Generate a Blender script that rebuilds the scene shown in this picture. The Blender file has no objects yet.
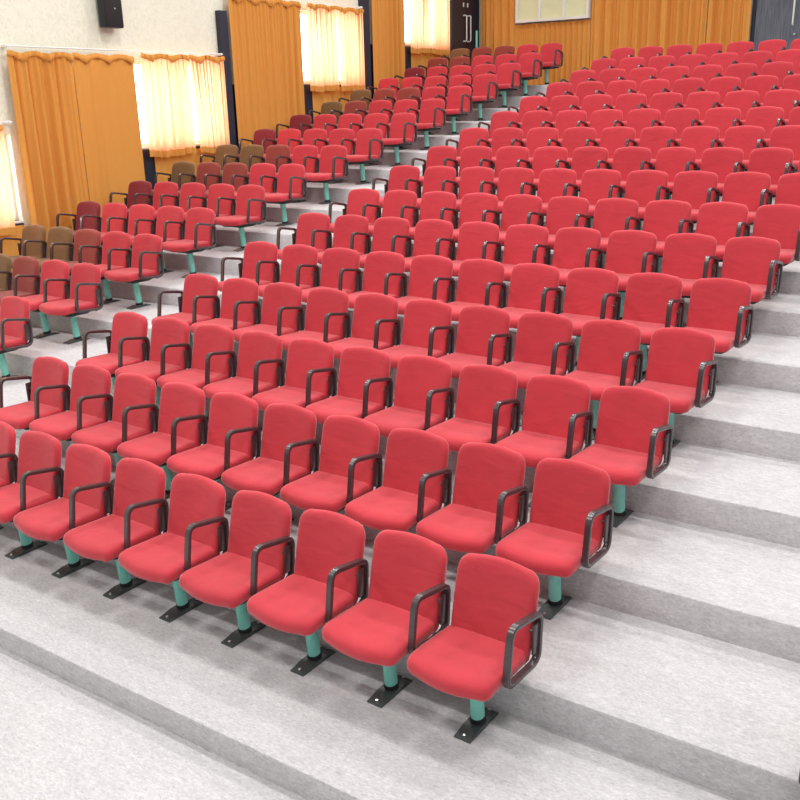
import bpy, bmesh, math, random
from mathutils import Vector, Matrix
random.seed(7)
sc = bpy.context.scene
col = sc.collection
PI = math.pi

# ------------------------------------------------------------------ hall dimensions (metres)
PITCH = 0.56            # seat to seat
D = 0.9576              # tread depth
H = 0.2162              # riser height
RISER = 1.0557          # riser in front of the row's back line
AISLE = 1.9348          # centre to centre over the left aisle
XL = -7.2               # left wall
YB = 17.0               # back wall
XR = 9.0
YF = -7.0
ZT = 8.0

# per row of the middle block: depth slip, side slip, pitch factor, skew
MID = [(0.000, -0.008, -0.005, 0.002), (0.026, -0.026, -0.006, 0.008), (0.026, 0.0, 0.009, 0.004), (0.0125, 0.010, 0.0145, -0.006),
       (0.048, 0.0, 0.012, 0.002), (0.10, -0.018, 0.012, 0.007), (-0.06, 0.036, -0.002, -0.006), (0.088, -0.024, 0.003, 0.001),
       (0.0, -0.003, -0.0106, 0.010), (-0.031, -0.004, -0.0134, 0.0174), (-0.009, -0.013, -0.0141, 0.017), (0.014, -0.038, -0.0178, 0.0147),
       (0.048, -0.024, -0.016, 0.014), (0.10, -0.042, -0.016, 0.014), (0.11, -0.058, -0.016, 0.014), (0.08, -0.042, -0.014, 0.012)]
# first chair (counted from the right aisle) of every row that the view reaches, and the last
MID_FIRST = [0, 0, 0, 0, 0, 0, 0, 0, 0, 1, 1, 1, 2, 2, 3, 3]
MID_LAST = [8] + [9] * 15
LEFT = {2: (-0.05, 0.121), 3: (-0.06, 0.13), 4: (-0.06, 0.108), 5: (-0.04, 0.047), 6: (-0.06, 0.09), 7: (-0.03, 0.0), 8: (0.011, 0.006), 9: (0.003, 0.010),
        10: (0.012, 0.025), 11: (0.005, 0.009), 12: (0.0, 0.0), 13: (0.002, 0.008), 14: (0.0045, 0.015), 15: (-0.008, 0.003), 16: (-0.06, 0.041)}
LEFT_LAST = {2: 0, 3: 3}

def riser_y(r):
    y = r * D - RISER
    if r >= 1:
        y = max(y, (r - 1) * D + MID[r - 1][0] - 0.268 + 0.15)
    return y

# ------------------------------------------------------------------ materials
def lin(c):
    return tuple((x / 255 / 12.92) if x / 255 <= 0.04045 else ((x / 255 + 0.055) / 1.055) ** 2.4 for x in c)

def new_mat(name):
    m = bpy.data.materials.new(name); m.use_nodes = True
    nt = m.node_tree; nt.nodes.clear()
    out = nt.nodes.new('ShaderNodeOutputMaterial')
    return m, nt, out

def N(nt, kind, **kw):
    n = nt.nodes.new(kind)
    for k, v in kw.items():
        if k in n.inputs.keys(): n.inputs[k].default_value = v
        else: setattr(n, k, v)
    return n

def basic(name, rgb, rough=0.6, spec=0.5, metal=0.0, noise=None, bump=None, vary=0.0, sheen=0.0):
    """noise=(scale, amount): mottling of the base colour; bump=(scale, strength, distance)"""
    m, nt, out = new_mat(name); L = nt.links.new
    b = N(nt, 'ShaderNodeBsdfPrincipled', Roughness=rough, Metallic=metal)
    b.inputs['Specular IOR Level'].default_value = spec
    b.inputs['Sheen Weight'].default_value = sheen
    c = (*lin(rgb), 1)
    b.inputs['Base Color'].default_value = c
    tc = N(nt, 'ShaderNodeTexCoord')
    src = None
    if noise:
        nz = N(nt, 'ShaderNodeTexNoise', Scale=noise[0], Detail=4.0, Roughness=0.6)
        L(tc.outputs['Object'], nz.inputs['Vector'])
        mr = N(nt, 'ShaderNodeMapRange'); L(nz.outputs['Fac'], mr.inputs['Value'])
        mr.inputs['From Min'].default_value = 0.25; mr.inputs['From Max'].default_value = 0.46
        mr.inputs['To Min'].default_value = 1 - noise[1]; mr.inputs['To Max'].default_value = 1 + noise[1]
        src = mr.outputs['Result']
    if vary:
        oi = N(nt, 'ShaderNodeObjectInfo')
        mv = N(nt, 'ShaderNodeMapRange'); L(oi.outputs['Random'], mv.inputs['Value'])
        mv.inputs['To Min'].default_value = 1 - vary; mv.inputs['To Max'].default_value = 1 + vary
        if src:
            mm = N(nt, 'ShaderNodeMath', operation='MULTIPLY'); L(src, mm.inputs[0]); L(mv.outputs['Result'], mm.inputs[1]); src = mm.outputs[0]
        else: src = mv.outputs['Result']
    if src:
        mx = N(nt, 'ShaderNodeVectorMath', operation='SCALE'); mx.inputs[0].default_value = c[:3]
        L(src, mx.inputs['Scale']); L(mx.outputs[0], b.inputs['Base Color'])
    if bump:
        nb = N(nt, 'ShaderNodeTexNoise', Scale=bump[0], Detail=3.0)
        L(tc.outputs['Object'], nb.inputs['Vector'])
        bp = N(nt, 'ShaderNodeBump', Strength=bump[1], Distance=bump[2])
        L(nb.outputs['Fac'], bp.inputs['Height']); L(bp.outputs['Normal'], b.inputs['Normal'])
    L(b.outputs[0], out.inputs[0])
    return m

def fabric(name, rgb):
    """woven upholstery: fine weave, a few soft wrinkles that differ from chair to chair"""
    m, nt, out = new_mat(name); L = nt.links.new
    b = N(nt, 'ShaderNodeBsdfPrincipled', Roughness=0.85)
    b.inputs['Specular IOR Level'].default_value = 0.25
    b.inputs['Sheen Weight'].default_value = 0.34; b.inputs['Sheen Roughness'].default_value = 0.45
    tc = N(nt, 'ShaderNodeTexCoord'); oi = N(nt, 'ShaderNodeObjectInfo')
    off = N(nt, 'ShaderNodeVectorMath', operation='ADD')
    rv = N(nt, 'ShaderNodeCombineXYZ'); sc_ = N(nt, 'ShaderNodeMath', operation='MULTIPLY'); sc_.inputs[1].default_value = 40
    L(oi.outputs['Random'], sc_.inputs[0]); L(sc_.outputs[0], rv.inputs[0])
    L(tc.outputs['Object'], off.inputs[0]); L(rv.outputs[0], off.inputs[1])
    n1 = N(nt, 'ShaderNodeTexNoise', Scale=260.0, Detail=2.0); L(off.outputs[0], n1.inputs['Vector'])
    n2 = N(nt, 'ShaderNodeTexNoise', Scale=7.0, Detail=3.0); L(off.outputs[0], n2.inputs['Vector'])
    a = N(nt, 'ShaderNodeMapRange'); L(n1.outputs['Fac'], a.inputs['Value']); a.inputs['To Min'].default_value = 0.82; a.inputs['To Max'].default_value = 1.18
    a2 = N(nt, 'ShaderNodeMapRange'); L(n2.outputs['Fac'], a2.inputs['Value']); a2.inputs['To Min'].default_value = 0.9; a2.inputs['To Max'].default_value = 1.1
    a3 = N(nt, 'ShaderNodeMapRange'); L(oi.outputs['Random'], a3.inputs['Value']); a3.inputs['To Min'].default_value = 0.95; a3.inputs['To Max'].default_value = 1.05
    m1 = N(nt, 'ShaderNodeMath', operation='MULTIPLY'); L(a.outputs[0], m1.inputs[0]); L(a2.outputs[0], m1.inputs[1])
    m2 = N(nt, 'ShaderNodeMath', operation='MULTIPLY'); L(m1.outputs[0], m2.inputs[0]); L(a3.outputs[0], m2.inputs[1])
    v = N(nt, 'ShaderNodeVectorMath', operation='SCALE'); v.inputs[0].default_value = lin(rgb); L(m2.outputs[0], v.inputs['Scale'])
    L(v.outputs[0], b.inputs['Base Color'])
    mp = N(nt, 'ShaderNodeMapping'); mp.inputs['Scale'].default_value = (4, 4, 9); mp.inputs['Rotation'].default_value = (0, 0.5, 0)
    L(off.outputs[0], mp.inputs['Vector'])
    nw = N(nt, 'ShaderNodeTexNoise', Scale=1.0, Detail=2.0, Distortion=0.8); L(mp.outputs[0], nw.inputs['Vector'])
    bp = N(nt, 'ShaderNodeBump', Strength=0.34, Distance=0.02); L(nw.outputs['Fac'], bp.inputs['Height'])
    bp2 = N(nt, 'ShaderNodeBump', Strength=0.25, Distance=0.002); L(n1.outputs['Fac'], bp2.inputs['Height']); L(bp.outputs[0], bp2.inputs['Normal'])
    L(bp2.outputs[0], b.inputs['Normal'])
    L(b.outputs[0], out.inputs[0])
    return m

def curtain_mat(name, rgb, trans, trgb=None):
    m, nt, out = new_mat(name); L = nt.links.new
    tc = N(nt, 'ShaderNodeTexCoord')
    mp = N(nt, 'ShaderNodeMapping'); mp.inputs['Scale'].default_value = (60, 60, 260); L(tc.outputs['Object'], mp.inputs['Vector'])
    nz = N(nt, 'ShaderNodeTexNoise', Scale=1.0, Detail=3.0); L(mp.outputs[0], nz.inputs['Vector'])
    mr = N(nt, 'ShaderNodeMapRange'); L(nz.outputs['Fac'], mr.inputs['Value']); mr.inputs['To Min'].default_value = 0.85; mr.inputs['To Max'].default_value = 1.15
    v = N(nt, 'ShaderNodeVectorMath', operation='SCALE'); v.inputs[0].default_value = lin(rgb); L(mr.outputs[0], v.inputs['Scale'])
    d = N(nt, 'ShaderNodeBsdfDiffuse'); L(v.outputs[0], d.inputs['Color'])
    if trans <= 0:
        L(d.outputs[0], out.inputs[0]); return m
    t = N(nt, 'ShaderNodeBsdfTranslucent'); v2 = N(nt, 'ShaderNodeVectorMath', operation='SCALE'); v2.inputs[0].default_value = lin(trgb or rgb)
    L(mr.outputs[0], v2.inputs['Scale']); L(v2.outputs[0], t.inputs['Color'])
    mx = N(nt, 'ShaderNodeMixShader'); mx.inputs[0].default_value = trans
    L(d.outputs[0], mx.inputs[1]); L(t.outputs[0], mx.inputs[2]); L(mx.outputs[0], out.inputs[0])
    return m

def carpet_mat():
    m, nt, out = new_mat('grey_carpet'); L = nt.links.new
    b = N(nt, 'ShaderNodeBsdfPrincipled', Roughness=0.95); b.inputs['Specular IOR Level'].default_value = 0.1
    tc = N(nt, 'ShaderNodeTexCoord')
    mp = N(nt, 'ShaderNodeMapping'); mp.inputs['Scale'].default_value = (1, 2.6, 2.2); L(tc.outputs['Object'], mp.inputs['Vector'])
    n1 = N(nt, 'ShaderNodeTexNoise', Scale=34.0, Detail=7.0, Roughness=0.8, Distortion=0.8); L(mp.outputs[0], n1.inputs['Vector'])
    n2 = N(nt, 'ShaderNodeTexNoise', Scale=1.7, Detail=4.0); L(tc.outputs['Object'], n2.inputs['Vector'])
    n3 = N(nt, 'ShaderNodeTexNoise', Scale=9.0, Detail=5.0, Roughness=0.7); L(mp.outputs[0], n3.inputs['Vector'])
    a1 = N(nt, 'ShaderNodeMapRange'); L(n1.outputs['Fac'], a1.inputs['Value'])
    for k, x in (('From Min', .3), ('From Max', .7), ('To Min', .68), ('To Max', 1.27)): a1.inputs[k].default_value = x
    a2 = N(nt, 'ShaderNodeMapRange'); L(n2.outputs['Fac'], a2.inputs['Value'])
    for k, x in (('From Min', .3), ('From Max', .7), ('To Min', .95), ('To Max', 1.04)): a2.inputs[k].default_value = x
    a3 = N(nt, 'ShaderNodeMapRange'); L(n3.outputs['Fac'], a3.inputs['Value'])
    for k, x in (('From Min', .3), ('From Max', .7), ('To Min', .91), ('To Max', 1.07)): a3.inputs[k].default_value = x
    m1 = N(nt, 'ShaderNodeMath', operation='MULTIPLY'); L(a1.outputs[0], m1.inputs[0]); L(a2.outputs[0], m1.inputs[1])
    m2 = N(nt, 'ShaderNodeMath', operation='MULTIPLY'); L(m1.outputs[0], m2.inputs[0]); L(a3.outputs[0], m2.inputs[1])
    v = N(nt, 'ShaderNodeVectorMath', operation='SCALE'); v.inputs[0].default_value = CARPET; L(m2.outputs[0], v.inputs['Scale'])
    L(v.outputs[0], b.inputs['Base Color'])
    bp = N(nt, 'ShaderNodeBump', Strength=0.5, Distance=0.006); L(n1.outputs['Fac'], bp.inputs['Height']); L(bp.outputs[0], b.inputs['Normal'])
    L(b.outputs[0], out.inputs[0])
    return m

def plaster_mat():
    m, nt, out = new_mat('cream_rough_plaster'); L = nt.links.new
    b = N(nt, 'ShaderNodeBsdfPrincipled', Roughness=0.9); b.inputs['Specular IOR Level'].default_value = 0.2
    tc = N(nt, 'ShaderNodeTexCoord')
    n1 = N(nt, 'ShaderNodeTexNoise', Scale=16.0, Detail=6.0, Roughness=0.7, Distortion=1.2); L(tc.outputs['Object'], n1.inputs['Vector'])
    n2 = N(nt, 'ShaderNodeTexNoise', Scale=1.2, Detail=3.0); L(tc.outputs['Object'], n2.inputs['Vector'])
    r = N(nt, 'ShaderNodeValToRGB'); L(n1.outputs['Fac'], r.inputs[0])
    r.color_ramp.elements[0].position = .32; r.color_ramp.elements[0].color = (*lin((226, 225, 203)), 1)
    r.color_ramp.elements[1].position = .55; r.color_ramp.elements[1].color = (*lin((240, 240, 222)), 1)
    L(r.outputs[0], b.inputs['Base Color'])
    bp = N(nt, 'ShaderNodeBump', Strength=0.5, Distance=0.02); L(n1.outputs['Fac'], bp.inputs['Height']); L(bp.outputs[0], b.inputs['Normal'])
    L(b.outputs[0], out.inputs[0])
    return m

def glass_mat():
    m, nt, out = new_mat('window_glass'); L = nt.links.new
    t = N(nt, 'ShaderNodeBsdfTransparent'); g = N(nt, 'ShaderNodeBsdfGlossy', Roughness=0.02)
    mx = N(nt, 'ShaderNodeMixShader'); mx.inputs[0].default_value = 0.06
    L(t.outputs[0], mx.inputs[1]); L(g.outputs[0], mx.inputs[2]); L(mx.outputs[0], out.inputs[0])
    return m

CARPET = (0.615, 0.595, 0.605)
RED = fabric('red_upholstery', (199, 60, 70))
BROWN_SHADED = fabric('shaded_olive_brown_upholstery', (122, 92, 58))  # this and the next two: uneven shade partly put into the fabric colour
RUST_SHADED = fabric('shaded_rust_upholstery', (150, 66, 58))
MAROON_SHADED = fabric('shaded_maroon_upholstery', (138, 42, 52))
BLACK = basic('black_brown_plastic', (62, 50, 52), rough=0.27, spec=0.8, noise=(30, .2), vary=0.1)
PANM = basic('black_seat_pan', (30, 29, 30), rough=0.6)
TEAL = basic('teal_painted_steel', (124, 202, 186), rough=0.45, noise=(18, .12), vary=0.04, bump=(14, .3, .004))
IRON = basic('dark_painted_iron', (64, 68, 68), rough=0.32, noise=(25, .3))
RUBBER = basic('black_rubber', (20, 20, 21), rough=0.7)
STEEL = basic('bright_bolt_steel', (205, 210, 208), rough=0.25, metal=1.0)
CARP = carpet_mat()
PLAST = plaster_mat()
NAVY = basic('navy_painted_board', (38, 40, 56), rough=0.5, noise=(8, .15))
WHITE = basic('white_paint', (236, 236, 232), rough=0.4)
GLASS = glass_mat()
CUR = curtain_mat('orange_lined_curtain', (220, 154, 78), 0)
CURW = curtain_mat('orange_thin_curtain', (222, 160, 92), 0.5, (255, 192, 156))
CURB = curtain_mat('deep_orange_stage_curtain', (224, 156, 80), 0)
DOORB = basic('black_brown_laminate', (44, 38, 46), rough=0.45, noise=(20, .15))
def grain_mat():
    m, nt, out = new_mat('charcoal_wood_grain'); L = nt.links.new
    b = N(nt, 'ShaderNodeBsdfPrincipled', Roughness=0.5)
    tc = N(nt, 'ShaderNodeTexCoord'); mp = N(nt, 'ShaderNodeMapping'); mp.inputs['Scale'].default_value = (70, 10, 3); L(tc.outputs['Object'], mp.inputs['Vector'])
    nz = N(nt, 'ShaderNodeTexNoise', Scale=1.0, Detail=4.0); L(mp.outputs[0], nz.inputs['Vector'])
    r = N(nt, 'ShaderNodeValToRGB'); L(nz.outputs['Fac'], r.inputs[0])
    r.color_ramp.elements[0].position = .3; r.color_ramp.elements[0].color = (*lin((74, 78, 88)), 1)
    r.color_ramp.elements[1].position = .7; r.color_ramp.elements[1].color = (*lin((112, 116, 128)), 1)
    L(r.outputs[0], b.inputs['Base Color']); L(b.outputs[0], out.inputs[0]); return m
DOORG = grain_mat()
CREAMP = basic('cream_green_blind', (226, 230, 188), rough=0.8, noise=(3, .04))
SPK = basic('black_speaker_cloth', (30, 25, 26), rough=0.8, noise=(200, .3))
SPKB = basic('black_speaker_cabinet', (26, 30, 34), rough=0.5)

# ------------------------------------------------------------------ helpers
def obj(name, bm, mat, parent=None, smooth=True, sharp=35):
    me = bpy.data.meshes.new(name)
    bmesh.ops.recalc_face_normals(bm, faces=bm.faces[:])
    bm.to_mesh(me); bm.free()
    me.materials.append(mat)
    if smooth:
        for p in me.polygons: p.use_smooth = True
        try: me.set_sharp_from_angle(angle=math.radians(sharp))
        except Exception: pass
    o = bpy.data.objects.new(name, me); col.objects.link(o)
    if parent: o.parent = parent
    return o

def tag(o, label=None, cat=None, group=None, kind=None):
    if label: o['label'] = label
    if cat: o['category'] = cat
    if group: o['group'] = group
    if kind: o['kind'] = kind
    return o

def empty(name, loc=(0, 0, 0), rz=0):
    o = bpy.data.objects.new(name, None); col.objects.link(o)
    o.location = loc; o.rotation_euler = (0, 0, rz); o.empty_display_size = .1
    return o

def box(bm, lo, hi, bev=0.0):
    r = bmesh.ops.create_cube(bm, size=1.0)
    c = [(a + b) / 2 for a, b in zip(lo, hi)]; s = [b - a for a, b in zip(lo, hi)]
    bmesh.ops.scale(bm, vec=s, verts=r['verts']); bmesh.ops.translate(bm, vec=c, verts=r['verts'])
    if bev:
        es = list({e for v in r['verts'] for e in v.link_edges})
        bmesh.ops.bevel(bm, geom=es, offset=bev, segments=2, affect='EDGES', profile=.5)

def tube(bm, pts, rad, seg=12, cap=True):
    pts = [Vector(p) for p in pts]; rings = []
    for i, p in enumerate(pts):
        t = (pts[min(i + 1, len(pts) - 1)] - pts[max(i - 1, 0)]).normalized()
        a = t.orthogonal().normalized() if i == 0 else (rings_a - t * rings_a.dot(t)).normalized()
        rings_a = a; b = t.cross(a)
        r = rad[i] if isinstance(rad, (list, tuple)) else rad
        rings.append([bm.verts.new(p + (a * math.cos(2 * PI * k / seg) + b * math.sin(2 * PI * k / seg)) * r) for k in range(seg)])
    for i in range(len(rings) - 1):
        for k in range(seg):
            bm.faces.new((rings[i][k], rings[i][(k + 1) % seg], rings[i + 1][(k + 1) % seg], rings[i + 1][k]))
    if cap:
        bm.faces.new(rings[0][::-1]); bm.faces.new(rings[-1])

def pillow(bm, outline, layers, place):
    """cushion: the outline (2D loop) drawn at several layers (scale inset, depth); place maps (u, v, depth) to 3D"""
    cx = sum(p[0] for p in outline) / len(outline); cy = sum(p[1] for p in outline) / len(outline)
    rings = []
    for ins, dep in layers:
        ring = []
        for (u, v) in outline:
            dx, dy = u - cx, v - cy; l = math.hypot(dx, dy)
            k = max(0.0, (l - ins) / l) if ins >= 0 else 1
            ring.append(bm.verts.new(place(cx + dx * k, cy + dy * k, dep)))
        rings.append(ring)
    n = len(outline)
    for i in range(len(rings) - 1):
        for k in range(n):
            bm.faces.new((rings[i][k], rings[i][(k + 1) % n], rings[i + 1][(k + 1) % n], rings[i + 1][k]))
    a, b = layers[0], layers[-1]
    c0 = bm.verts.new(place(cx, cy, a[1])); c1 = bm.verts.new(place(cx, cy, b[1]))
    for k in range(n):
        bm.faces.new((rings[0][(k + 1) % n], rings[0][k], c0)); bm.faces.new((rings[-1][k], rings[-1][(k + 1) % n], c1))

def rounded(corners, radii, seg=7, bow=None):
    """rounded polygon; bow[i] bulges the edge that starts at corner i"""
    pts = []; n = len(corners)
    arcs = []
    for i in range(n):
        p = Vector(corners[i]); a = (Vector(corners[i - 1]) - p).normalized(); b = (Vector(corners[(i + 1) % n]) - p).normalized()
        ang = a.angle(b); d = radii[i] / math.tan(ang / 2)
        s, e = p + a * d, p + b * d
        arcs.append([s * (1 - t) ** 2 + p * 2 * t * (1 - t) + e * t * t for t in [k / seg for k in range(seg + 1)]])
    for i in range(n):
        pts += arcs[i]
        s, e = arcs[i][-1], arcs[(i + 1) % n][0]
        m = 8 if (e - s).length > .1 else 2
        nrm = Vector(((e - s).y, -(e - s).x)).normalized()
        bw = bow[i] if bow else 0
        for k in range(1, m):
            t = k / m
            pts.append(s.lerp(e, t) + nrm * bw * 4 * t * (1 - t))
    return [(p.x, p.y) for p in pts]

# ------------------------------------------------------------------ the chair, facing -y, origin on the tread under the top of its back
def back_bm():
    bm = bmesh.new()
    o = rounded([(-.236, .365), (.244, .365), (.249, .838), (-.241, .838)], [.03, .03, .095, .095], 9, [0, .004, .014, .004])
    top = .846
    def place(u, v, d):
        t = (top - v)                       # distance down from the top
        y = -.235 * t + .0 - .10 * max(0, t - .30) ** 2
        y += .022 * (1 - (u / .25) ** 2) * (1 if d < 0 else .5)  # dished front
        return (u, y + d, v)
    pillow(bm, o, [(.09, -.030), (.045, -.031), (.018, -.028), (.005, -.018), (0, -.004), (.001, .014), (.008, .026), (.03, .031), (.09, .032)], place)
    return bm
def seat_bm():
    bm = bmesh.new()
    o = rounded([(.238, -.075), (-.252, -.075), (-.263, -.532), (.246, -.532)], [.045, .045, .065, .065], 8, [0, .003, .026, .003])
    def place(u, v, d):
        t = (v + .075) / -.47               # 0 rear, 1 front
        z = .405 + .018 * t - .028 * max(0, t - .72) ** 2 / .08
        z -= (.010 * (1 - (u / .25) ** 2) * math.sin(PI * min(max(t, 0), 1))) if d > 0 else 0
        return (u, v, z + d)
    pillow(bm, o, [(.10, .036), (.055, .037), (.022, .033), (.006, .022), (0, .006), (.002, -.024), (.010, -.040), (.03, -.045), (.10, -.045)], place)
    return bm
def pan_bm():
    bm = bmesh.new()
    o = rounded([(.20, -.13), (-.20, -.13), (-.205, -.46), (.205, -.46)], [.05] * 4, 5)
    pillow(bm, o, [(.03, .0), (0, -.006), (.004, -.03), (.04, -.05), (.08, -.055)], lambda u, v, d: (u, v, .372 + d))
    box(bm, (-.215, -.10, .335), (.215, -.075, .365), .006)
    return bm
ARM_LOOP = None
def arm_bm(x):
    bm = bmesh.new()
    lp = rounded([(-.395, .385), (-.055, .368), (-.040, .642), (-.350, .698)], [.055, .075, .055, .062], 8)
    n = len(lp); w, t = .0200, .0135         # half width along x, half thickness in the loop's plane
    pts = [Vector((p[0], p[1])) for p in lp]
    prof = [(-1, -.55), (-.8, -1), (.8, -1), (1, -.55), (1, .55), (.8, 1), (-.8, 1), (-1, .55)]
    rings = []
    for i in range(n):
        tg = (pts[(i + 1) % n] - pts[i - 1]).normalized(); nr = Vector((tg.y, -tg.x))
        top = 1.0
        rings.append([bm.verts.new((x + a * w * top, pts[i].x + nr.x * b * t, pts[i].y + nr.y * b * t)) for a, b in prof])
    m = len(prof)
    for i in range(n):
        for k in range(m):
            bm.faces.new((rings[i][k], rings[i][(k + 1) % m], rings[(i + 1) % n][(k + 1) % m], rings[(i + 1) % n][k]))
    return bm
def bracket_bm(x, s):
    bm = bmesh.new()
    box(bm, (x - .008, -.115, .425), (x + .008, -.055, .60), .006)        # web inside the rear post
    for z in (.455, .55):
        tube(bm, [(x, -.09, z), (x - s * .052, -.085, z)], .008, 8)
    return bm
def bolt_bm(x, y, z, s, r=.007):
    bm = bmesh.new(); tube(bm, [(x - s * .016, y, z), (x + s * .016, y, z)], [r, r], 8); return bm
def pole_bm():
    bm = bmesh.new()
    tube(bm, [(.03, -.262, .03), (.03, -.268, .1), (.03, -.29, .345)], [.0385, .0385, .0385], 18)
    return bm
def collar_bm():
    bm = bmesh.new(); tube(bm, [(.03, -.26, .018), (.03, -.261, .045), (.03, -.262, .058)], [.043, .043, .039], 18); return bm
def head_bm():
    bm = bmesh.new(); box(bm, (-.06, -.37, .315), (.12, -.21, .333), .005); return bm
def plate_bm():
    bm = bmesh.new()
    # chamfered cast foot: low at both ends, raised around the pole
    xs = (-.020, .080)
    prof = [(-.425, 0), (-.425, .008), (-.385, .013), (-.33, .026), (-.20, .026), (-.165, .013), (-.125, .008), (-.125, 0)]
    a = [bm.verts.new((xs[0], y, z)) for y, z in prof]; b = [bm.verts.new((xs[1], y, z)) for y, z in prof]
    n = len(prof)
    for i in range(n): bm.faces.new((a[i], a[(i + 1) % n], b[(i + 1) % n], b[i]))
    bm.faces.new(a[::-1]); bm.faces.new(b)
    return bm
def nut_bm(y):
    bm = bmesh.new(); tube(bm, [(.03, y, .008), (.03, y, .021)], [.011, .010], 6); return bm

SIDE = 0.268
def mesh_of(bm, mat, name, sharp=40, smooth=True):
    o = obj(name, bm, mat, None, smooth, sharp); me = o.data
    bpy.data.objects.remove(o); me.name = name
    return me
def subsurf(me):
    bm = bmesh.new(); bm.from_mesh(me)
    bmesh.ops.remove_doubles(bm, verts=bm.verts[:], dist=1e-5); bm.to_mesh(me); bm.free()
    for p in me.polygons: p.use_smooth = True
    return me
ME = {}
for key, mat in (('red', RED), ('brown', BROWN_SHADED), ('rust', RUST_SHADED), ('maroon', MAROON_SHADED)):
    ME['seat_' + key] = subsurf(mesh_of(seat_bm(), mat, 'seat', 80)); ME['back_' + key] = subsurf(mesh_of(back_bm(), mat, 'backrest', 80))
ME['pan'] = mesh_of(pan_bm(), PANM, 'seat_pan')
for s, k in ((1, 'r'), (-1, 'l')):
    ME['arm_' + k] = mesh_of(arm_bm(s * SIDE), BLACK, 'armrest', 50)
    ME['bracket_' + k] = mesh_of(bracket_bm(s * SIDE, s), BLACK, 'bracket')
    ME['bolt1_' + k] = mesh_of(bolt_bm(s * (SIDE - .022), -.088, .455, s), STEEL, 'bolt')
    ME['bolt2_' + k] = mesh_of(bolt_bm(s * (SIDE - .022), -.086, .55, s), STEEL, 'bolt')
ME['pole'] = mesh_of(pole_bm(), TEAL, 'pole'); ME['collar'] = mesh_of(collar_bm(), RUBBER, 'collar')
ME['head'] = mesh_of(head_bm(), PANM, 'pole_head'); ME['plate'] = mesh_of(plate_bm(), IRON, 'foot_plate', 25)
ME['nut1'] = mesh_of(nut_bm(-.40), STEEL, 'anchor_bolt'); ME['nut2'] = mesh_of(nut_bm(-.145), STEEL, 'anchor_bolt')

def part(name, key, parent):
    o = bpy.data.objects.new(name, ME[key]); col.objects.link(o); o.parent = parent; return o

def build_proto(kind, left_arm, detail):
    root = empty('auditorium_chair')
    s = part('seat', 'seat_' + kind, root); part('seat_pan', 'pan', s)
    part('backrest', 'back_' + kind, root)
    for k in ('r', 'l') if left_arm else ('r',):
        a = part('armrest', 'arm_' + k, root)
        if detail:
            b = part('bracket', 'bracket_' + k, a); part('bolt', 'bolt1_' + k, a); part('bolt', 'bolt2_' + k, a)
    pl = part('pole', 'pole', root)
    part('pole_head', 'head', pl); part('collar', 'collar', pl)
    f = part('foot_plate', 'plate', root)
    if detail == 2: part('anchor_bolt', 'nut1', f); part('anchor_bolt', 'nut2', f)
    return root

def copy_tree(o, parent=None):
    c = o.copy(); col.objects.link(c)
    if parent: c.parent = parent
    for ch in o.children: copy_tree(ch, c)
    return c
PROTO = {}
def chair(kind, left_arm, detail, loc, rz, label, group, sx=1.0):
    k = (kind, left_arm, detail)
    if k not in PROTO:
        o = build_proto(*k); PROTO[k] = o
    else:
        o = copy_tree(PROTO[k])
    o.location = loc; o.rotation_euler = (0, 0, rz)
    tag(o, label, 'chair', group)
    o.scale = (sx, 1, 1)
    return o

ORD = ['first', 'second', 'third', 'fourth', 'fifth', 'sixth', 'seventh', 'eighth', 'ninth', 'tenth', 'eleventh', 'twelfth', 'thirteenth', 'fourteenth', 'fifteenth', 'sixteenth']
MIDG = 'red chairs of the middle block'
for r in range(16):
    dy, dx, w, t = MID[r]
    for c in range(MID_FIRST[r], MID_LAST[r] + 1):
        x = 4.5 * PITCH + dx - c * PITCH * (1 + w)
        y = r * D + dy + t * (x - 4.5 * PITCH)
        rowname = 'front row' if r == 0 else ('back row' if r == 15 else ORD[r] + ' row')
        if c == 9: lab = f'red padded chair with two armrests at left aisle end, {rowname}, middle block'
        elif c == 0: lab = f'red padded chair at right aisle end, {rowname} of the middle block'
        elif r < 7 and c < 5: lab = f'red padded chair {ORD[c]} from the right aisle, {rowname}, middle block'
        elif r == 0: lab = f'red padded chair {ORD[c]} from the right aisle, {rowname}, middle block'
        else: lab = f'red padded chair {ORD[9 - c]} from the left aisle, {rowname}, middle block'
        detail = 2 if r < 4 else (1 if r < 9 else 0)
        chair('red', c == 9, detail, (x, y, r * H), random.uniform(-.008, .008) + t - .025, lab.replace(' first from', ' next after the end one from'), MIDG, 1 + min(0, w))

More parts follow.
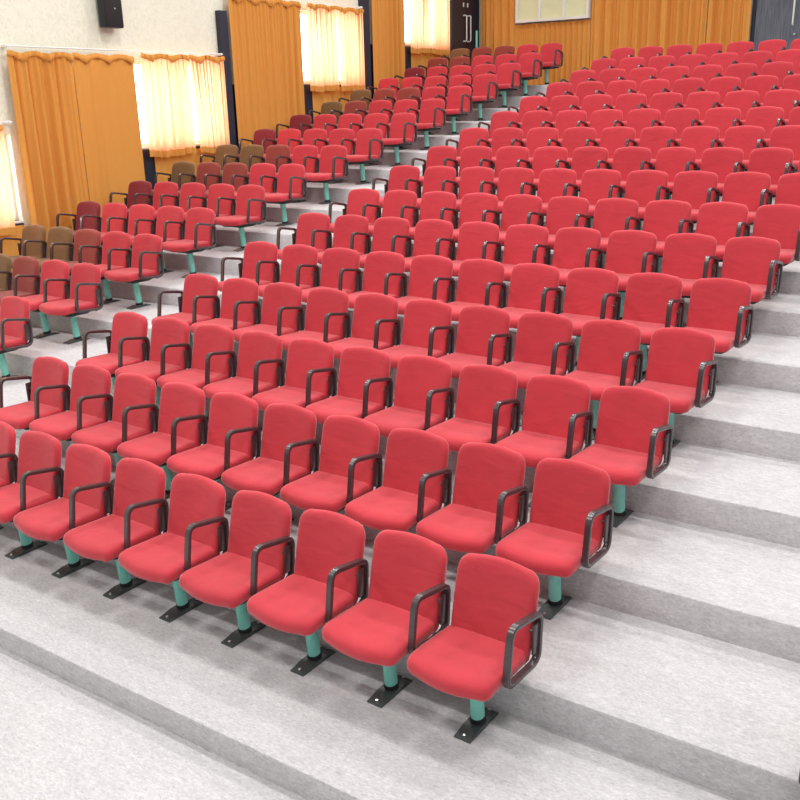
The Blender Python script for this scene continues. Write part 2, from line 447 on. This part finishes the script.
SHADED_KIND = {(3, 3): 'brown', (3, 2): 'rust', (4, 4): 'brown', (4, 3): 'brown', (4, 2): 'rust', (5, 4): 'maroon', (6, 4): 'maroon', (7, 4): 'brown', (7, 3): 'rust', (7, 2): 'rust',  # left-block chairs whose shade is painted in through the fabric colour
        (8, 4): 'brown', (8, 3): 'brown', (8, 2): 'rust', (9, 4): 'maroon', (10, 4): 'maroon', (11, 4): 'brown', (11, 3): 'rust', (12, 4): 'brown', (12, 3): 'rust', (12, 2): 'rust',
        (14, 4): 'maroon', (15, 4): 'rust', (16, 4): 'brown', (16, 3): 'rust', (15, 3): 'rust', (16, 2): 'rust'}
ADJ = {'red': 'red', 'brown': 'shaded olive brown', 'rust': 'shaded rust red', 'maroon': 'shaded dark maroon'}
for r, (dy, dx) in LEFT.items():
    for c in range(LEFT_LAST.get(r, 4) + 1):
        x = -4.5 * PITCH - AISLE + dx - c * PITCH
        y = r * D + dy
        k = SHADED_KIND.get((r, c), 'red')
        n = r - 2
        rowname = 'lowest row' if n == 0 else ('back row' if n == 14 else ORD[n] + ' row up')
        if c == 0: lab = f'{ADJ[k]} chair on teal pole at aisle end, {rowname}, left block'
        elif c == 4: lab = f'{ADJ[k]} chair with two armrests nearest the curtains, {rowname}, left block'
        else: lab = f'{ADJ[k]} padded chair {ORD[c]} from the aisle end one, {rowname}, left block'
        lab = lab.replace('first from', 'next in')
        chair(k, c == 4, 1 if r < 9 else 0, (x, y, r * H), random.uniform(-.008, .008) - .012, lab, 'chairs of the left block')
# across the right aisle: only the tip of its left armrest reaches the corner of the view
chair('red', True, 2, (4.14 + SIDE, .05, 0), 0, 'chair across the right aisle, black armrest tip at the lower right corner', 'chairs right of the right aisle')

# ------------------------------------------------------------------ stepped floor
bm = bmesh.new()
prof = [(YF, -.158)]
for r in range(17):
    y = riser_y(r); z = r * H
    prof.append((y, z - H if r else -.158))
    prof.append((y, z - .022)); prof.append((y + .007, z - .007)); prof.append((y + .022, z))   # rounded nosing
prof.append((YB, 16 * H))
top = [(y, z) for y, z in prof]
xs = [XL, XR]
a = [bm.verts.new((xs[0], y, z)) for y, z in top]; b = [bm.verts.new((xs[1], y, z)) for y, z in top]
for i in range(len(top) - 1): bm.faces.new((a[i], b[i], b[i + 1], a[i + 1]))
fa = [bm.verts.new((xs[0], YF, -.6)), bm.verts.new((xs[0], YB, -.6))]; fb = [bm.verts.new((xs[1], YF, -.6)), bm.verts.new((xs[1], YB, -.6))]
bm.faces.new((fa[0], fa[1], *a[::-1])); bm.faces.new((fb[1], fb[0], *b)); bm.faces.new((a[0], fa[0], fb[0], b[0])); bm.faces.new((b[-1], fb[1], fa[1], a[-1])); bm.faces.new((fa[1], fa[0], fb[0], fb[1]))
tag(obj('floor', bm, CARP, None, True, 30), 'light grey carpeted floor rising in steps', kind='structure')

# ------------------------------------------------------------------ left wall with its window openings
WIN = [(1.95, 4.02, 1.72, 2.88), (6.12, 8.13, 2.60, 3.88), (10.18, 12.16, 3.58, 4.84), (13.62, 15.56, 4.38, 5.70)]   # y0, y1, z0, z1
bm = bmesh.new()
ycuts = [YF]
for y0, y1, z0, z1 in WIN:
    box(bm, (XL - .25, ycuts[-1], -.6), (XL, y0, ZT))
    box(bm, (XL - .25, y0, -.6), (XL, y1, z0)); box(bm, (XL - .25, y0, z1), (XL, y1, ZT))
    ycuts.append(y1)
box(bm, (XL - .25, ycuts[-1], -.6), (XL, YB + .25, ZT))
tag(obj('wall_left', bm, PLAST, None, False), 'cream rough plastered wall with windows', kind='structure')
bm = bmesh.new(); box(bm, (XL, YB, -.6), (XR, YB + .25, ZT))
tag(obj('wall_back', bm, PLAST, None, False), 'wall behind the stage curtains at the back', kind='structure')
for i, (y0, y1, z0, z1) in enumerate(WIN):
    bm = bmesh.new()
    f = .05
    xa, xb = XL - .16, XL - .10
    box(bm, (xa, y0, z0), (xb, y0 + f, z1)); box(bm, (xa, y1 - f, z0), (xb, y1, z1)); box(bm, (xa, y0 + f, z0), (xb, y1 - f, z0 + f)); box(bm, (xa, y0 + f, z1 - f), (xb, y1 - f, z1))
    ym = (y0 + y1) / 2; box(bm, (xa, ym - .02, z0 + f), (xb, ym + .02, z1 - f))
    wf = tag(obj(f'window_{i+1}', bm, WHITE, None, False), ('white framed window at the left edge', 'white framed window below the speaker wall', 'white framed window right of the broad tall curtain', 'white framed window nearest the black door')[i], kind='structure')
    bm = bmesh.new(); box(bm, (XL - .135, y0 + f, z0 + f), (XL - .127, y1 - f, z1 - f)); obj('window_pane', bm, GLASS, wf, False)
    bm = bmesh.new(); box(bm, (XL - .25, y0 - .0, z0 - .03), (XL + .03, y1, z0)); obj('window_sill', bm, WHITE, wf, False)
# navy dado boards under the sills and the dark pilasters between the bays
bm = bmesh.new()
for y0, y1, z1 in ((1.2, 4.02, 1.68), (4.35, 8.14, 2.56), (8.34, 12.17, 3.54), (12.43, 15.66, 4.33)):
    box(bm, (XL, y0, -.3), (XL + .02, y1, z1))
tag(obj('trim_1', bm, NAVY, None, False), 'dark navy dado boards below the window sills', kind='structure')
for i, (y0, y1, z0, z1) in enumerate(((8.15, 8.33, 1.4, 4.70), (12.18, 12.42, 2.3, 5.70), )):
    bm = bmesh.new(); box(bm, (XL, y0, z0), (XL + .10, y1, z1), .006)
    tag(obj(f'trim_{i+2}', bm, NAVY, None, False), ('dark navy pilaster right of the nearest complete window', 'dark navy pilaster right of the second complete window')[i], kind='structure')

# ------------------------------------------------------------------ curtains
def curtain(name, p0, p1, z0, z1, mat, label, amp=.035, pitch=.16, nrm=(1, 0), seed=0, group=None, head=True, hook=.42, flare=0.0, slant=0.0, hem=.10, flat=None, fold=0.0):
    """hangs from p0 to p1 (floor plan points) between z0 and z1; pleats stand out along nrm"""
    rnd = random.Random(seed)
    L = math.hypot(p1[0] - p0[0], p1[1] - p0[1]); ux, uy = (p1[0] - p0[0]) / L, (p1[1] - p0[1]) / L
    nu = max(24, int(L / (.009 if fold else .014))); nv = 26
    ph = [rnd.uniform(0, 6.28) for _ in range(6)]
    def wave(s, v):
        q = 2 * PI * s / pitch
        drift = .9 * math.sin(2.1 * s + ph[0]) + .5 * math.sin(5.3 * s + ph[1]) + (1 - v) * (.8 * math.sin(3.1 * s + ph[2]))
        a = .62 + .38 * math.sin(1.9 * s * .6 / pitch * .3 + ph[3])
        w = math.sin(q + drift); w = math.copysign(abs(w) ** .8, w)
        d = amp * a * (.35 + .65 * (1 - v) ** .6) * w + amp * .35 * math.sin(2.3 * q + ph[4]) * (.4 + .6 * v)
        if flat: d *= flat(s / L)
        d *= min(1, .15 + .85 * min(s, L - s) / .12)
        return d
    def at(s, v):
        off = wave(s, v)
        q = 2 * PI * s / pitch + .9 * math.sin(2.1 * s + ph[0]) + .5 * math.sin(5.3 * s + ph[1])
        edge = min(1, 8 * min(s, L - s) / L)
        s0 = s; s = s + fold * edge * (.55 + .45 * math.sin(3.7 * s + ph[2])) * (.35 + .65 * v) * math.sin(2 * q)
        ss = s + flare * (1 - v) * (s / L - .5) + slant * (1 - v)
        sag = .030 * (1 - abs(math.cos(PI * s / hook))) if head else 0
        z = z0 + (z1 - z0) * v - sag * max(0, (v - .8) / .2)
        z += (.012 * math.sin(6.2 * s + ph[5]) + .007 * math.sin(17 * s)) * (1 - v)
        return (p0[0] + ux * ss + nrm[0] * (off + .06), p0[1] + uy * ss + nrm[1] * (off + .06), z)
    bm = bmesh.new()
    g = [[bm.verts.new(at(L * i / nu, j / nv)) for i in range(nu + 1)] for j in range(nv + 1)]
    for j in range(nv):
        for i in range(nu): bm.faces.new((g[j][i], g[j][i + 1], g[j + 1][i + 1], g[j + 1][i]))
    o = obj(name, bm, mat, None, True, 180)
    tag(o, label, 'curtain', group)
    if head:                                     # gathered heading that droops between the hooks
        bm = bmesh.new(); rows = []
        for j, (dz, out) in enumerate(((.035, .02), (.0, .045), (-.045, .05), (-.075, .03))):
            row = []
            for i in range(nu + 1):
                s = L * i / nu; k = abs(math.cos(PI * s / hook))
                x, y, z = at(s, 1)
                dr = dz * (.45 + .55 * (1 - k)) if dz < 0 else dz
                e = out * (.5 + .5 * (1 - k)) + .012 * math.sin(34 * s + ph[1])
                row.append(bm.verts.new((x + nrm[0] * e, y + nrm[1] * e, z + dr)))
            rows.append(row)
        for j in range(3):
            for i in range(nu): bm.faces.new((rows[j][i], rows[j][i + 1], rows[j + 1][i + 1], rows[j + 1][i]))
        obj('heading', bm, CUR, o, True, 180)
    if hem:
        bm = bmesh.new(); rows = []
        for v in (0, hem / (z1 - z0)):
            row = []
            for i in range(nu + 1):
                x, y, z = at(L * i / nu, v); row.append(bm.verts.new((x + nrm[0] * .006, y + nrm[1] * .006, z)))
            rows.append(row)
        for i in range(nu): bm.faces.new((rows[0][i], rows[0][i + 1], rows[1][i + 1], rows[1][i]))
        obj('hem', bm, CUR if mat is not CURB else CURB, o, True, 180)
    return o
def left_curtain(y0, y1, z0, z1, mat, label, off=.06, **kw):
    if mat is CURW: kw.setdefault('fold', .034)
    return curtain(kw.pop('name', 'curtain'), (XL + off, y0), (XL + off, y1), z0, z1, mat, label, nrm=(1, 0), **kw)
WG, OG, AG = 'thin curtains over the side windows', 'long orange curtains on the left wall', 'short orange curtains below the side windows'
def fl(z):  # tread height at the depth y
    for r in range(16, -1, -1):
        if z > riser_y(r): return r * H
    return -H
# long lined curtains
left_curtain(4.06, 5.10, 0.95, 3.92, CUR, 'long pleated orange curtain right of the leftmost window', amp=.075, pitch=.21, seed=1, group=OG)
left_curtain(5.105, 6.20, 1.15, 3.92, CUR, 'flat broad orange curtain below the black speaker', amp=.02, pitch=.30, seed=2, group=OG, flat=lambda t: .35 + .8 * math.exp(-((t - .2) / .2) ** 2))
left_curtain(8.36, 10.22, 1.9, 4.93, CUR, 'tall broad orange curtain between the two complete glowing windows', off=.06, amp=.07, pitch=.21, seed=3, group=OG)
left_curtain(12.48, 13.66, 2.8, 5.90, CUR, 'tall orange curtain left of the farthest glowing window', off=.06, amp=.07, pitch=.2, seed=5, group=OG)
# thin curtains over the windows
left_curtain(1.80, 3.84, 1.56, 2.98, CURW, 'glowing thin curtain cut off by the left edge', amp=.042, pitch=.17, seed=6, group=WG, slant=-.03)
left_curtain(6.34, 7.33, 2.44, 3.95, CURW, 'glowing thin curtain, left half of the window under the cream wall', amp=.042, pitch=.16, seed=7, group=WG, slant=.0)
left_curtain(7.34, 8.14, 2.44, 3.95, CURW, 'glowing thin curtain just left of the taller navy pilaster', amp=.042, pitch=.15, seed=8, group=WG, flare=-.10, slant=.05)
left_curtain(10.40, 11.30, 3.42, 4.93, CURW, 'glowing thin curtain, left half of the second complete window', amp=.042, pitch=.16, seed=9, group=WG)
left_curtain(11.31, 12.17, 3.42, 4.93, CURW, 'glowing thin curtain just left of the farther navy pilaster', amp=.042, pitch=.15, seed=10, group=WG, flare=-.06, slant=.03)
left_curtain(13.88, 14.74, 4.20, 5.85, CURW, 'glowing thin curtain, left half of the farthest window', amp=.042, pitch=.15, seed=11, group=WG)
left_curtain(14.75, 15.52, 4.20, 5.85, CURW, 'glowing thin curtain nearest the black double door', amp=.042, pitch=.15, seed=12, group=WG)
# short curtains below the sills
left_curtain(1.80, 4.00, 0.25, 1.66, CUR, 'short orange curtain below the leftmost window', off=-.02, amp=.015, pitch=.3, seed=13, group=AG, head=False)
left_curtain(6.50, 8.12, 1.3, 2.52, CUR, 'short orange curtain below the window left of the taller navy pilaster', off=-.02, amp=.015, pitch=.4, seed=14, group=AG, head=False)
left_curtain(10.55, 12.12, 2.3, 3.50, CUR, 'short orange curtain below the second complete window', off=-.02, amp=.015, pitch=.4, seed=15, group=AG, head=False)
left_curtain(14.0, 15.6, 3.1, 4.29, CUR, 'short orange curtain below the farthest window', off=-.02, amp=.015, pitch=.4, seed=16, group=AG, head=False)
# rods
def rod(y0, y1, z, label):
    bm = bmesh.new(); tube(bm, [(XL + .11, y0, z), (XL + .11, y1, z)], .011, 8)
    o = obj('curtain_rod', bm, WHITE); tag(o, label, 'curtain rod', 'white curtain rods on the left wall')
    for y in (y0 + .04, y1 - .04):
        bm = bmesh.new(); box(bm, (XL, y - .02, z - .015), (XL + .13, y + .02, z + .02), .005); obj('rod_bracket', bm, WHITE, o, False)
rod(1.8, 4.0, 3.04, 'white curtain rod over the leftmost window')
rod(4.06, 8.14, 4.01, 'white curtain rod under the black speaker')
rod(8.36, 12.17, 4.99, 'white curtain rod over the second complete window')
rod(12.48, 15.6, 5.97, 'white curtain rod over the farthest window')

# back curtains
BG = 'deep orange curtains along the back wall'
def back_curtain(x0, x1, z0, z1, label, **kw):
    return curtain('curtain', (x1, YB - .10), (x0, YB - .10), z0, z1, CURB, label, nrm=(0, -1), group=BG, head=False, **kw)
BZ = 16 * H + .03
back_curtain(-7.02, -6.11, BZ, 6.7, 'orange back curtain between the black door and the pale window', amp=.085, pitch=.24, seed=21)
back_curtain(-6.105, -4.226, BZ, 4.84, 'finely pleated orange curtain under the pale window', amp=.04, pitch=.13, seed=22)
back_curtain(-4.22, -1.66, BZ, 6.7, 'broad orange back curtain right of the pale window', amp=.09, pitch=.29, seed=23)
back_curtain(-1.64, -.78, BZ, 6.7, 'orange back curtain beside the grey door', amp=.09, pitch=.25, seed=24)

# pale projection-room window over the curtains
bm = bmesh.new()
x0, x1, z0, z1 = -6.04, -4.24, 4.87, 6.2
y0, y1 = YB - .28, YB
f = .055
box(bm, (x0, y0, z0), (x0 + f, y1, z1)); box(bm, (x1 - f, y0, z0), (x1, y1, z1)); box(bm, (x0 + f, y0, z0), (x1 - f, y1, z0 + f)); box(bm, (x0 + f, y0, z1 - f), (x1 - f, y1, z1))
for k in (1, 2):
    xm = x0 + (x1 - x0) * k / 3; box(bm, (xm - .03, y0, z0 + f), (xm + .03, y1, z1 - f))
pw = tag(obj('window_5', bm, WHITE, None, False), 'white framed window with three pale green panes on back wall', kind='structure')
for k in range(3):
    a_, b_ = x0 + (x1 - x0) * k / 3, x0 + (x1 - x0) * (k + 1) / 3
    bm = bmesh.new(); box(bm, (a_ + .055 if k == 0 else a_ + .03, YB - .23, z0 + f), (b_ - .055 if k == 2 else b_ - .03, YB - .22, z1 - f)); obj('window_pane', bm, CREAMP, pw, False)

# ------------------------------------------------------------------ doors
def handle(bm, p, q, nrm, r=.014, out=.07):
    p, q, n = Vector(p), Vector(q), Vector(nrm)
    tube(bm, [p, p + n * out * .8, p + n * out + (q - p).normalized() * .02, q + n * out - (q - p).normalized() * .02, q + n * out * .8, q], r, 8)
Z16 = 16 * H
# black double door on the left wall, by the back corner
bm = bmesh.new()
box(bm, (XL, 15.72, Z16 - .0), (XL + .06, 15.80, 5.95)); box(bm, (XL, 16.90, Z16), (XL + .06, 16.98, 5.95)); box(bm, (XL, 15.80, 5.88), (XL + .06, 16.90, 5.95))
d1 = tag(obj('door_1', bm, NAVY, None, False), 'black double door at the far left corner', kind='structure')
for ya, yb in ((15.805, 16.345), (16.355, 16.895)):
    bm = bmesh.new(); box(bm, (XL + .005, ya, Z16 + .01), (XL + .045, yb, 5.875), .004); lf = obj('door_leaf', bm, DOORB, d1, False)
    yy = yb - .09 if ya < 16 else ya + .09
    bm = bmesh.new(); handle(bm, (XL + .045, yy, 4.52), (XL + .045, yy, 5.08), (1, 0, 0), .016, .09); obj('door_handle', bm, WHITE, lf)
    bm = bmesh.new(); box(bm, (XL + .045, yy - .02, 5.27), (XL + .06, yy + .02, 5.36)); obj('latch', bm, WHITE, lf, False)
# charcoal double door on the back wall, right
bm = bmesh.new()
box(bm, (-.78, YB - .06, Z16), (-.71, YB, 5.95)); box(bm, (1.16, YB - .06, Z16), (1.23, YB, 5.95)); box(bm, (-.71, YB - .06, 5.88), (1.16, YB, 5.95))
d2 = tag(obj('door_2', bm, NAVY, None, False), 'charcoal grey double door at the top right', kind='structure')
for xa, xb in ((-.705, .195), (.205, 1.155)):
    bm = bmesh.new(); box(bm, (xa, YB - .045, Z16 + .01), (xb, YB - .005, 5.875), .004); lf = obj('door_leaf', bm, DOORG, d2, False)
    xx = xb - .16 if xa < 0 else xa + .16
    bm = bmesh.new(); handle(bm, (xx, YB - .045, 4.48), (xx, YB - .045, 5.1), (0, -1, 0), .018); obj('door_handle', bm, WHITE, lf)
    bm = bmesh.new(); tube(bm, [(xx + .05, YB - .045, 4.30), (xx + .05, YB - .09, 4.30)], [.03, .022], 12); obj('door_knob', bm, STEEL, lf)

# ------------------------------------------------------------------ loudspeaker on the left wall
sp = tag(empty('loudspeaker', (XL, 5.87, 4.315)), 'black loudspeaker hanging high on the cream wall', 'speaker')
bm = bmesh.new(); box(bm, (.05, -.165, 0), (.19, .165, .58), .012); obj('cabinet', bm, SPKB, sp, True, 30)
bm = bmesh.new(); box(bm, (.186, -.160, .012), (.200, .160, .565), .008); obj('grille', bm, SPK, sp, True, 30)
bm = bmesh.new(); tube(bm, [(.198, .02, .26), (.206, .02, .26)], [.016, .014], 12); obj('emblem', bm, STEEL, sp)
bm = bmesh.new(); box(bm, (0, -.06, .12), (.055, .06, .45), .006); obj('wall_bracket', bm, SPKB, sp, True, 30)

# pale green post standing by the back corner
pp = tag(empty('post', (-6.85, 16.35, Z16)), 'thin pale green post in front of the black double door', 'post')
bm = bmesh.new(); tube(bm, [(0, 0, .012), (0, 0, 1.28)], .024, 12); obj('pole', bm, TEAL, pp)
bm = bmesh.new(); tube(bm, [(0, 0, 1.28), (0, 0, 1.30)], [.026, .018], 12); obj('cap', bm, RUBBER, pp)
bm = bmesh.new(); tube(bm, [(0, 0, 0), (0, 0, .012)], .07, 16); obj('base_plate', bm, IRON, pp)

# ------------------------------------------------------------------ light
def area(name, loc, rot, sx, sy, power, colr=(1, 1, 1)):
    l = bpy.data.lights.new(name, 'AREA'); l.shape = 'RECTANGLE'; l.size = sx; l.size_y = sy; l.energy = power; l.color = colr
    o = bpy.data.objects.new(name, l); col.objects.link(o); o.location = loc; o.rotation_euler = rot
    o.visible_camera = True
    return o
for x in (-4.0, 0.5, 5.0):
    for y in (-3.2, .8, 4.8, 8.8, 12.8):  # fixtures unseen; frontmost row added to soften shadows and brighten backs and treads
        area('ceiling_and_fill_lamp', (x, y, 7.0 + y * .14), (math.radians(-8), 0, 0), 1.3, .5, 113, (1, .985, .96))
for y0, y1, z0, z1 in WIN:
    area('window_daylight', (XL - .42, (y0 + y1) / 2, (z0 + z1) / 2), (0, math.radians(-90), 0), z1 - z0 + .6, y1 - y0 + 1.2, 24 * (y1 - y0 + 1.2) * (z1 - z0 + .6), (1, .97, .93))
w = bpy.data.worlds.new('hall_air'); sc.world = w; w.use_nodes = True
bg = w.node_tree.nodes['Background']; bg.inputs[0].default_value = (0.98, 0.99, 1.0, 1); bg.inputs[1].default_value = 0.46

# ------------------------------------------------------------------ camera
yaw, pitch, roll, fpx = 0.59941816, -0.31025266, -0.02396679, 924.1355
fw = Vector((-math.sin(yaw) * math.cos(pitch), math.cos(yaw) * math.cos(pitch), math.sin(pitch)))
rt = Vector((math.cos(yaw), math.sin(yaw), 0)); up = rt.cross(fw)
rt2 = rt * math.cos(roll) + up * math.sin(roll); up2 = up * math.cos(roll) - rt * math.sin(roll)
cd = bpy.data.cameras.new('camera'); cam = bpy.data.objects.new('camera', cd); col.objects.link(cam)
m = Matrix((rt2, up2, -fw)).transposed().to_4x4(); m.translation = Vector((4.574723, -3.910401, 2.299105 + 0.859162))
cam.matrix_world = m
cd.sensor_fit = 'HORIZONTAL'; cd.sensor_width = 36; cd.lens = fpx / 800 * 36; cd.clip_end = 200
sc.camera = cam
vs = sc.view_settings
vs.view_transform = 'Standard'; vs.look = 'None'; vs.gamma = 1; vs.use_curve_mapping = False; vs.exposure = 0.0
